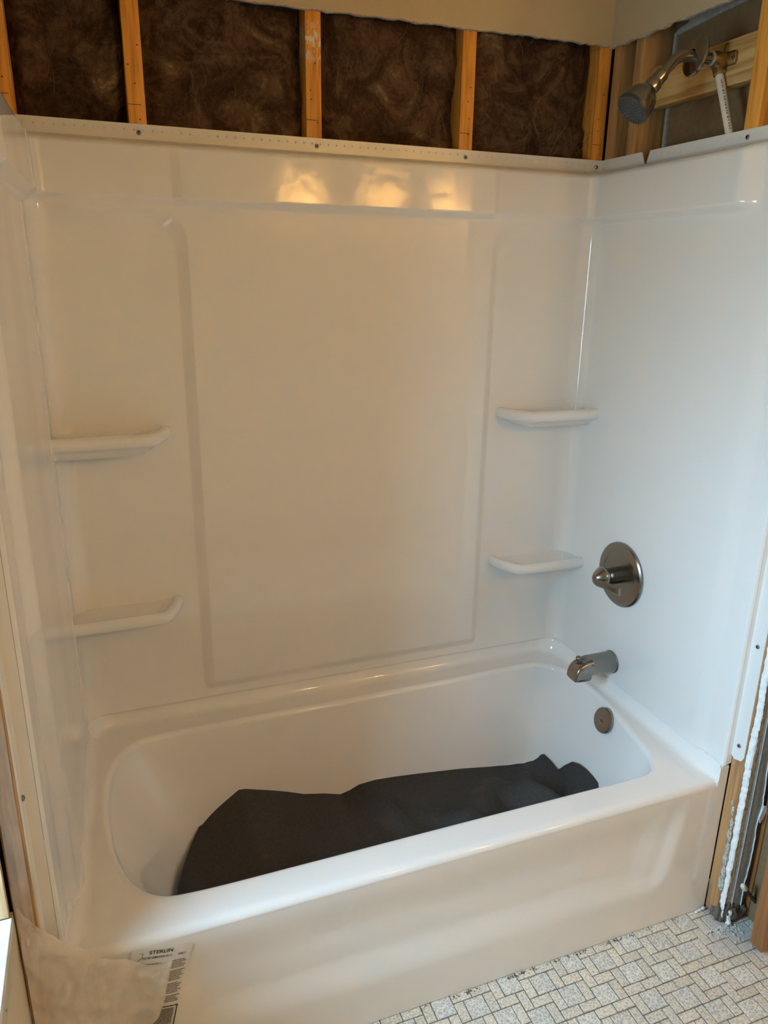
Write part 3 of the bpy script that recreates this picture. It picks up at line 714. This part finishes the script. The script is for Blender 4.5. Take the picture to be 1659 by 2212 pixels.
# ------------------------------------------------------------------ dark membrane lying in the tub
BK = [(.212, -.425, .176), (.216, -.395, .168), (.232, -.316, .142), (.258, -.215, .112), (.300, -.146, .137), (.348, -.140, .169), (.409, -.132, .208), (.428, -.133, .206), (.493, -.136, .187), (.546, -.140, .169), (.593, -.143, .151), (.655, -.146, .138), (.704, -.148, .124), (.733, -.147, .130), (.763, -.145, .141), (.815, -.145, .144), (.875, -.145, .140), (.951, -.147, .132), (1.109, -.151, .113), (1.207, -.153, .097), (1.274, -.155, .089), (1.326, -.155, .089), (1.361, -.153, .101), (1.374, -.153, .113), (1.378, -.168, .128), (1.378, -.187, .131), (1.378, -.229, .129), (1.377, -.268, .124), (1.381, -.276, .132), (1.386, -.295, .158), (1.393, -.318, .184), (1.396, -.344, .194), (1.397, -.376, .199), (1.397, -.411, .199), (1.396, -.461, .195), (1.380, -.52, .165)]
FR = [(.28, -.560), (.29, -.562), (.31, -.565), (.33, -.566), (.38, -.567), (.42, -.567), (.46, -.567), (.49, -.567), (.53, -.567), (.57, -.567), (.61, -.567), (.66, -.567), (.70, -.567), (.73, -.567), (.76, -.567), (.80, -.567), (.85, -.567), (.91, -.567), (1.00, -.567), (1.06, -.567), (1.10, -.567), (1.13, -.567), (1.16, -.567), (1.175, -.567), (1.19, -.567), (1.20, -.567), (1.215, -.567), (1.23, -.567), (1.24, -.567), (1.25, -.567), (1.26, -.566), (1.27, -.566), (1.28, -.566), (1.29, -.565), (1.30, -.563), (1.305, -.56)]
nsub = 5; Bs = []; Fs = []
for i in range(len(BK) - 1):
    for k in range(nsub):
        t = k / nsub; Bs.append(Vector(BK[i]).lerp(Vector(BK[i + 1]), t)); Fs.append(Vector((*FR[i], .082)).lerp(Vector((*FR[i + 1], .082)), t))
Bs.append(Vector(BK[-1])); Fs.append(Vector((*FR[-1], .082)))
def seg(p, a, b):
    a = Vector(a); b = Vector(b); t = max(0, min(1, (p - a).dot(b - a) / (b - a).length_squared)); return (p - a - (b - a) * t).length, t
rows = []
for B, Fp in zip(Bs, Fs):
    dirh = (Fp - B); dirh.z = 0; dl = dirh.length; dirh.normalize()
    Kp = B + dirh * min(.30, dl * .42) * (1.0); Kp.z = .080
    row = []
    for j in range(61):
        t = j / 60; p = B * (1 - t) ** 2 + Kp * 2 * t * (1 - t) + Fp * t * t
        q = Vector((p.x, p.y)); h = 0
        for a, b, wd, hh in (((1.00, -.38), (1.17, -.25), .050, .030), ((1.17, -.25), (1.33, -.44), .045, .042), ((.90, -.28), (1.12, -.47), .035, .026), ((.76, -.16), (.86, -.36), .030, .020), ((.86, -.36), (1.0, -.52), .05, .012), ((1.30, -.20), (1.25, -.34), .03, .016), ((.45, -.30), (.8, -.45), .06, .010)):
            dd, tt = seg(q, a, b); h += 1.9 * hh * (.25 * math.exp(-(dd / wd) ** 2) + .75 * max(0, 1 - dd / (wd * 1.25))) * math.sin(PI * min(1, max(.08, tt)) * .94 + .1)
        h += .004 * noise.noise((p.x * 6, p.y * 6, 2)) + .003
        h *= sm(0, .22, t) * sm(0, .1, 1 - t)
        row.append(p + Vector((0, 0, h)))
    rows.append(row)
me = grid('rubber_membrane', rows, 'mat')
md = me.modifiers.new('thickness', 'SOLIDIFY'); md.thickness = .002; md.offset = 1
me['label'] = 'dark grey sheet of membrane crumpled in the bottom of the bathtub'; me['category'] = 'sheet'

# ------------------------------------------------------------------ right of the tub: end stud, broken plaster, casing, door
SMEARS = []
we = structure('wall_front', 'stub of front wall beside the tub with broken plaster edge and grey paint')
def rag_strip(name, mat, zz0, zz1, left, right, y0, y1, step, amp, seed, parent, bulge=0.0):
    """upright ragged strip: left(z), right(z) give x"""
    rr = random.Random(seed); rowsL = []; z = zz0; rows = []
    while True:
        l = left(z) + rr.uniform(-amp, amp); r = right(z) + rr.uniform(-amp, amp)
        if r < l + .002: r = l + .002
        yj = rr.uniform(-bulge, bulge)
        rows.append([(l, y1, z), (l + .0008, y0 + .0015 + yj, z), (lerp(l, r, .35), y0 + yj - bulge, z), (lerp(l, r, .7), y0 - yj, z), (r, y0 + .002, z), (r, y1, z)])
        if z >= zz1: break
        z = min(zz1, z + step * rr.uniform(.5, 1.4))
    return grid(name, rows, mat, parent, close_v=True, cap0=True, cap1=True, angle=25)
box('end_stud', 'wood_end', W + .0005, W + .0894, -.8000, -.7630, .012, 2.42, .0015, we)
rag_strip('gypsum_edge', 'gypsum', .010, 2.1, lambda z: 1.5285 + .005 * noise.noise((z * 9, 3, 1)) + .003 * noise.noise((z * 40, 3, 1)), lambda z: 1.539 + .005 * noise.noise((z * 11, 9, 1)) + .003 * noise.noise((z * 36, 5, 1)) - .004 * sm(.2, .05, z), -.8145, -.8005, .006, .0012, 21, we, .0012)
rag_strip('torn_paper', 'drywall_edge', .02, 2.1, lambda z: 1.541, lambda z: 1.551 + .003 * noise.noise((z * 9, 4, 4)), -.8128, -.8005, .012, .0012, 22, we, .0008)
rag_strip('painted_skin', 'greypaint', .02, 2.1, lambda z: 1.549, lambda z: 1.589 + .010 * noise.noise((z * 7, 6, 4)) + .004 * noise.noise((z * 30, 6, 4)), -.8155, -.8005, .012, .0010, 23, we, .0006)
rag_strip('torn_edge', 'gypsum', .02, 2.1, lambda z: 1.5878 + .010 * noise.noise((z * 7, 6, 4)) + .004 * noise.noise((z * 30, 6, 4)), lambda z: 1.5905 + .010 * noise.noise((z * 7, 6, 4)) + .004 * noise.noise((z * 30, 6, 4)), -.8163, -.8010, .012, .0008, 26, we, .0004)
rag_strip('bead_edge', 'compound', .02, 2.1, lambda z: 1.5535, lambda z: 1.5555, -.8172, -.8005, .05, .0003, 24, we)
rag_strip('bare_board', 'greydark', .02, 2.1, lambda z: 1.580, lambda z: 1.660, -.8090, -.8005, .05, .0005, 25, we)
prism('paint_flake', 'gypsum', [(1.586, .318), (1.594, .352), (1.604, .348), (1.607, .330), (1.598, .312), (1.592, .300)], lambda a, b, d: (a, d, b), -.8205, -.8185, we)
for k, (yy, zz, ss) in enumerate(((-.793, .335, .007), (-.796, .300, .008), (-.795, .262, .010), (-.797, .225, .009), (-.796, .190, .011), (-.798, .150, .010), (-.797, .115, .012), (-.786, .352, .004))):
    SMEARS.append((yy, zz, ss))
# gnarled rot at the foot of the stud
def clump(name, mat, c, sx, sy, sz, seed, parent=None, n=3):
    bm = bmesh.new(); bmesh.ops.create_icosphere(bm, subdivisions=n, radius=1)
    for v in bm.verts:
        q = v.co * 1.6 + Vector((seed, seed * 2, 0)); k = 1 + .55 * noise.fractal(q * 1.5, .8, 2.2, 4)
        v.co = Vector((c[0] + v.co.x * sx * k, c[1] + v.co.y * sy * k, max(.0012, c[2] + v.co.z * sz * k)))
    return from_bm(name, bm, mat, parent, True)
M['rot'] = wood('rotten_wood', (.17, .13, .10), (.06, .05, .042), 2, 2.0, .9, ((.40, .38, .35), 40, .60))
clump('rotten_foot', 'rot', (1.535, -.798, .022), .017, .018, .030, 2, we); clump('rotten_foot', 'rot', (1.548, -.806, .030), .016, .016, .036, 5, we)
clump('rotten_foot', 'rot', (1.566, -.812, .020), .022, .014, .026, 8, we); clump('rotten_foot', 'rot', (1.590, -.812, .016), .022, .012, .022, 9, we)
for k, (yy, zz, ss) in enumerate(SMEARS): clump('plaster_smear', 'smear', (1.5246, yy, zz), .0011, ss * .62, ss * 2.0, 40 + k, we, 4)
for k in range(3): clump('caulk_scrap', 'gypsum', (1.494 + .010 * k, -.767, .004 + .002 * k), .007, .003, .004, 30 + k, we, 2)
clump('gypsum_lump', 'gypsum', (1.548, -.818, .018), .007, .006, .020, 3, we); clump('gypsum_lump', 'gypsum', (1.544, -.824, .006), .006, .006, .007, 4, we)
tr = structure('trim_1', 'stained wood casing and base block beside the doorway')
box('casing_board', 'door', 1.6325, 1.72, -.820, -.8095, .004, 2.1, .002, tr)  # dark door colour stands in for the brown shadow beside the door
box('casing_board', 'door', 1.608, 1.632, -.8225, -.8095, .004, 2.1, .0015, tr)
dr = structure('door_1', 'open varnished wood door seen on its latch edge at the right')
box('door_slab', 'door', 1.545, 2.25, -.928, -.8925, .012, 2.03, .0012, dr)
ds = thing('door_stop', 'thin door stop with a white rubber tip beside the door', 'door stop', (1.628, -.832, .042))
a0 = Vector((1.628, -.832, .042)); a1 = Vector((1.550, -.838, .138)); dv = (a1 - a0).normalized()
lathe('stop_rod', 'grey_metal', a0, dv, [(.009, 0), (.009, .004), (.0050, .007), (.0050, (a1 - a0).length * .86)], 20, ds)
lathe('rubber_tip', 'white_rubber', a0 + dv * (a1 - a0).length * .80, dv, [(.0062, 0), (.0074, .004), (.0072, .018), (.0050, .0225), (.0001, .0235)], 20, ds, 50)
# crumbs of plaster on the tiles
bm = bmesh.new(); rr = random.Random(12)
for k in range(330):
    r = abs(rr.gauss(0, .040)); th = rr.uniform(0, 2 * PI); x = 1.520 + r * math.cos(th) * 1.1; y = -.838 - abs(r * math.sin(th)) * .8 + .014
    if y > -.775 and x > 1.515: continue
    if y > -.767: continue
    s = rr.choice((.0006, .0009, .0013, .0024)) * rr.uniform(.7, 1.4)
    m4 = Matrix.Translation((x, y, s * .55)) @ Matrix.Rotation(rr.uniform(0, 3), 4, 'Z') @ Matrix.Diagonal((s * rr.uniform(.7, 1.6), s, s * rr.uniform(.5, .9), 1))
    bmesh.ops.create_icosphere(bm, subdivisions=1, radius=1, matrix=m4)
o = from_bm('plaster_crumbs', bm, 'debris'); o['kind'] = 'stuff'; o['label'] = 'white plaster crumbs and dust spilled on the tiles by the stud'; o['category'] = 'debris'
bm = bmesh.new()
for k in range(260):
    x = rr.uniform(.70, 1.50); y = -.7635 - abs(rr.gauss(0, .004)); s = rr.uniform(.0006, .0018)
    if noise.noise((x * 14, 3, 3)) < -.05: continue
    m4 = Matrix.Translation((x, y, s * .5)) @ Matrix.Rotation(rr.uniform(0, 3), 4, 'Z') @ Matrix.Diagonal((s * rr.uniform(1, 2.6), s, s * .7, 1))
    bmesh.ops.create_icosphere(bm, subdivisions=1, radius=1, matrix=m4)
o = from_bm('floor_dirt', bm, 'dirt'); o['kind'] = 'stuff'; o['label'] = 'brown grit along the joint of bathtub apron and floor tiles'; o['category'] = 'dirt'

# ------------------------------------------------------------------ left of the tub
wl = structure('wall_left', 'left wall with bare plywood and the corner stud beside the tub')
box('plywood_sheet', 'ply', -.66, -.0645, -.838, -.8265, .606, 2.44, 0, wl)
box('side_board', 'brown_paper', -.130, -.034, -.8255, -.8100, 1.9, 2.44, 0, wl)
box('corner_stud', 'stud_dark', -.0639, -.0306, -.803, -.7625, .01, 2.2, .0015, wl)
box('side_board', 'brown_paper', -.150, -.130, -.826, .1, .0, 2.43, 0, wl)
box('wall_stud', 'stud', -.090, -.001, -.036, .0, 1.0, 2.43, .0015, wl)
lc = thing('half_wall', 'low beige half wall with a worn white ledge at the left edge', 'half wall', (-.30, -1.2, 0))
box('wall_body', plain('half_wall_paint', (.72, .62, .46), .5, 0, 60, .03), -.62, -.0640, -1.9, -.804, .0, .585, 0, lc)
box('ledge_board', 'ledge', -.62, -.0600, -1.9, -.8385, .5855, .605, .0015, lc)
box('edge_strip', 'trimstrip', -.0640, -.0605, -1.9, -.846, .553, .583, .0008, lc)
lathe('nail', 'greydark', (-.0604, -.975, .568), (1, 0, 0), [(.0024, 0), (.0022, .0006), (.0001, .0009)], 12, lc)
# plastic film peeled off the apron, draped over the front corner
def poly_film(name, pts, mat, parent=None):
    return grid(name, pts, mat, parent)
left_edge = lambda v: Vector((-.058 - .004 * noise.noise((v * 5, 1, 1)), -.800, lerp(.605, .012, v)))
topz = [(0, .605), (.10, .545), (.22, .515), (.36, .475), (.50, .425), (.66, .400), (.80, .362), (.92, .350), (1.0, .352)]
def top_z(u):
    for (a, za), (b, zb) in zip(topz, topz[1:]):
        if u <= b: return lerp(za, zb, (u - a) / (b - a))
    return topz[-1][1]
rightx = [(0, .178), (.12, .162), (.26, .158), (.38, .142), (.44, .120), (.50, .105), (.62, .150), (.8, .175), (1, .18)]
def right_x(v):
    for (a, xa), (b, xb) in zip(rightx, rightx[1:]):
        if v <= b: return lerp(xa, xb, (v - a) / (b - a))
    return .18
rows = []
for i in range(61):
    u = i / 60; row = []
    for j in range(71):
        v = j / 70; x = lerp(-.058, right_x(v), u); z = lerp(top_z(u), .010, v)
        crease = .007 * (1 - 2 * abs(noise.noise((x * 18 + z * 11, z * 12, 3)))) + .004 * (1 - 2 * abs(noise.noise((x * 45 - z * 20, z * 38, 8))))
        y = lerp(-.800, -.7640, sm(.10, 1.0, u)) - .004 - abs(crease) * 1.0 * (1 - .55 * u) - .010 * math.exp(-((z - .50) / .03) ** 2) * (1 - u)
        row.append((x, min(y, -.7632), z))
    rows.append(row)
fm = poly_film('plastic_film', rows, 'film'); fm['label'] = 'crumpled clear plastic film peeled off the lower left apron corner'; fm['category'] = 'plastic film'
rows = []
for i in range(25):                                      # strip of film standing beside the side flange
    u = i / 24; row = []
    for j in range(61):
        v = j / 60; z = lerp(1.30, .47, v); x = lerp(-.0605, -.0345, u) + .002 * noise.noise((z * 6, u, 5)); row.append((x, -.808 + .003 * u - .003 * noise.noise((z * 14, u * 3, 2)), z))
    rows.append(row)
f2 = poly_film('plastic_film', rows, 'film_strip'); f2['label'] = 'narrow strip of clear film hanging beside the left side flange'; f2['category'] = 'plastic film'
rows = []
for i in range(31):                                      # thin film still hanging on the left end panel
    u = i / 30; row = []
    for j in range(81):
        v = j / 80; y = lerp(-.752, -.655 + .02 * sm(.6, 1, v), u); zb = .470 + .10 * (2 * u - 1.1) ** 2 * .5 + .02 * noise.noise((u * 6, 3, 3))
        z = lerp(1.02, zb, v); x = xL(y) + .003 + .010 * v * v * sm(0, .4, u) + .002 * noise.noise((z * 5, y * 30, 7)); row.append((x, y, z))
    rows.append(row)
f3 = poly_film('plastic_film', rows, 'film_thin'); f3['label'] = 'thin clear protective film still clinging to the left end panel'; f3['category'] = 'plastic film'
rows = []
tri = [Vector((-.050, -.808, .540)), Vector((-.018, -.800, .520)), Vector((.036, -.768, .420)), Vector((-.046, -.812, .470))]
for i in range(17):
    u = i / 16; row = []
    for j in range(25):
        v = j / 24; q = tri[0].lerp(tri[1], u).lerp(tri[3].lerp(tri[2], u), v)
        q.y -= .006 * math.sin(PI * v) + .004 * noise.noise((u * 5, v * 6, 2)); row.append(q)
    rows.append(row)
fp = poly_film('folded_flap', rows, 'film'); put(fp, fm)
# instruction sticker on the apron
stk = thing('sticker', 'white printed instruction sticker on the lower left of the apron', 'label', (.14, -.7612, .29))
ox_, oz_ = .108, .392; ex = Vector((.978, 0, -.208)); ez = Vector((-.235, 0, -.972))
def sp3(a, b, d=0): return Vector((ox_, -.7615 - d, oz_)) + ex * a + ez * b
gp = []
for i in range(25):
    row = []
    for j in range(37):
        a = .113 * i / 24; b = .205 * j / 36; x, z = (Vector((ox_, 0, oz_)) + ex * a + ez * b).x, (Vector((ox_, 0, oz_)) + ex * a + ez * b).z
        lift = .004 * math.exp(-((a - .0) / .012) ** 2) * sm(.07, .0, b) + .003 * abs(noise.noise((a * 60, b * 30, 2))) * sm(.075, .10, a) * sm(.05, .0, b)
        p = sp3(a, b); p.y = apron_y(x, z) - .0008 - lift; row.append(p)
    gp.append(row)
grid('paper', gp, 'sticker', stk)
def on_sticker(a, b, d=.0009):
    p = sp3(a, b); p.y = apron_y(p.x, p.z) - d - .0008; return p
def print_text(s, a, b, size, mat='ink', sx=1.0):
    cu = bpy.data.curves.new('print', 'FONT'); cu.body = s; cu.size = size; cu.align_x = 'LEFT'; cu.align_y = 'BOTTOM_BASELINE'; cu.offset = size * .012
    tmp = bpy.data.objects.new('print', cu); COL.objects.link(tmp)
    dg = bpy.context.evaluated_depsgraph_get(); me_ = bpy.data.meshes.new_from_object(tmp.evaluated_get(dg)); bpy.data.objects.remove(tmp)
    for v in me_.vertices: v.co = on_sticker(a + v.co.x * sx, b - v.co.y)
    me_.materials.clear(); return link('printed_text', me_, mat, stk, False)
print_text('STERLIN', .033, .0135, .0115, 'ink', 1.05)
print_text('TO BE REMOVED BY C', .022, .0240, .0066, 'ink', .84); print_text('ONLY', .088, .0240, .0066, 'ink', .84)
def bars(lines, name='printed_lines', mat='greyink'):
    bm = bmesh.new(); rr = random.Random(2)
    for (a0, a1, b, h) in lines:
        a = a0
        while a < a1:
            l = min(a1 - a, rr.uniform(.002, .008))
            q = [on_sticker(a, b), on_sticker(a + l, b), on_sticker(a + l, b + h), on_sticker(a, b + h)]
            bm.faces.new([bm.verts.new(p) for p in q]); a += l + .0008
    o = from_bm(name, bm, mat, stk); o['kind'] = 'stuff'
L1 = [(.008, .060 - .006 * (k % 2), .036 + .0028 * k, .0016) for k in range(4)] + [(.010, .058, .050, .0020)]
L2 = [(.080, .104 + .004 * math.sin(k * 2.3), .036 + .0042 * k, .0019) for k in range(24) if k not in (5, 12, 19)]
bars(L1 + L2)
bars([(.030, .108, .144, .0022), (.030, .108, .1925, .0022)], 'warning_frame', 'ink')
bm = bmesh.new()
for a0 in (.1065,):
    bm.faces.new([bm.verts.new(on_sticker(a, b)) for a, b in ((a0, .144), (a0 + .002, .144), (a0 + .002, .1947), (a0, .1947))])
from_bm('warning_frame', bm, 'ink', stk)
bars([(.052, .102, .150 + .0030 * k, .0022) for k in range(13)] + [(.030, .049, .152 + .0030 * k, .0022) for k in range(12)])
bm = bmesh.new(); sh_ = [(.006, .010), (.022, .010), (.022, .020), (.014, .0275), (.006, .020)]
for p, q in zip(sh_, sh_[1:] + sh_[:1]):
    dx, dz = q[0] - p[0], q[1] - p[1]; l = math.hypot(dx, dz); nx, nz = -dz / l * .0005, dx / l * .0005
    bm.faces.new([bm.verts.new(on_sticker(a, b)) for a, b in ((p[0] - nx, p[1] - nz), (q[0] - nx, q[1] - nz), (q[0] + nx, q[1] + nz), (p[0] + nx, p[1] + nz))])
from_bm('certification_mark', bm, 'greyink', stk)

# ------------------------------------------------------------------ the rest of the room, behind and beside the camera
wf = structure('wall_far_left', 'window wall of the bathroom, left of the frame')
for (y0, y1, z0, z1) in ((-2.66, -1.33, 0, 2.44), (-.87, -.838, 0, 2.44), (-1.33, -.87, 0, .94), (-1.33, -.87, 1.81, 2.44)):
    box('wall_board', 'drywall', -.645, -.621, y0, y1, z0, z1, 0, wf)
wq = structure('wall_rear', 'rear wall of the bathroom behind the camera')
box('wall_board', 'drywall', -1.2, 2.3, -2.66, -2.60, 0, 2.44, 0, wq)
wz = structure('wall_far_right', 'far right wall of the room behind the door')
box('wall_board', 'drywall', 2.3, 2.36, -2.75, .1, 0, 2.44, 0, wz)
box('wall_board', 'drywall', 1.66, 2.36, -.809, -.80, 0, 2.44, 0, wz)
box('wall_board', 'drywall', -.66, 2.36, -2.70, -2.66, 0, 2.44, 0, wq)
# bare insulated strip of rear wall above a three-bulb vanity light
rows = []
for j in range(41):
    z = lerp(2.03, 2.435, j / 40)
    rows.append([(lerp(1.0, 2.28, i / 120), -2.595 + .03 + .030 * noise.fractal((i * .12, z * 14, 3), 1, 2.1, 4) - .02 * (abs(((lerp(1.0, 2.28, i / 120) - 1.02) / .4064) % 1 - .5) > .45), z) for i in range(121)])
grid('exposed_insulation', rows, 'ywool', wq)
vl = thing('vanity_light', 'three-bulb vanity light bar on the rear wall behind the camera', 'lamp', (1.80, -2.56, 1.96))
box('back_bar', 'nickel', 1.15, 2.28, -2.598, -2.572, 1.92, 1.99, .004, vl)
for x in (1.31, 1.80, 2.24):
    lathe('bulb', 'bulb', (x, -2.50, 1.955), (0, 0, 1), [(.012, 0), (.014, .015), (.026, .035), (.031, .058), (.026, .080), (.012, .092), (.0001, .094)], 24, vl, 60)
    tube('bulb_arm', 'nickel', [(x, -2.572, 1.94), (x, -2.52, 1.935), (x, -2.50, 1.956)], .008, 12, vl)
    d = bpy.data.lights.new('bulb_light', 'POINT'); d.energy = BULB_POWER; d.color = (1, .64, .31); d.shadow_soft_size = .03
    lo = bpy.data.objects.new('bulb_light', d); COL.objects.link(lo); lo.location = (x, -2.44, 1.99)
    d = bpy.data.lights.new('added_glow_spot', 'SPOT'); d.energy = ADDED_GLOW_POWER; d.color = (1, .64, .31); d.shadow_soft_size = .03; d.spot_size = 1.25; d.spot_blend = 1.0  # spot added to strengthen the glow on the insulation, no lamp of the fixture
    lo = bpy.data.objects.new('added_glow_spot', d); COL.objects.link(lo); lo.location = (x, -2.37, 2.02)
    lo.rotation_euler = (Vector((x, -2.57, 2.16)) - Vector(lo.location)).to_track_quat('-Z', 'Y').to_euler()
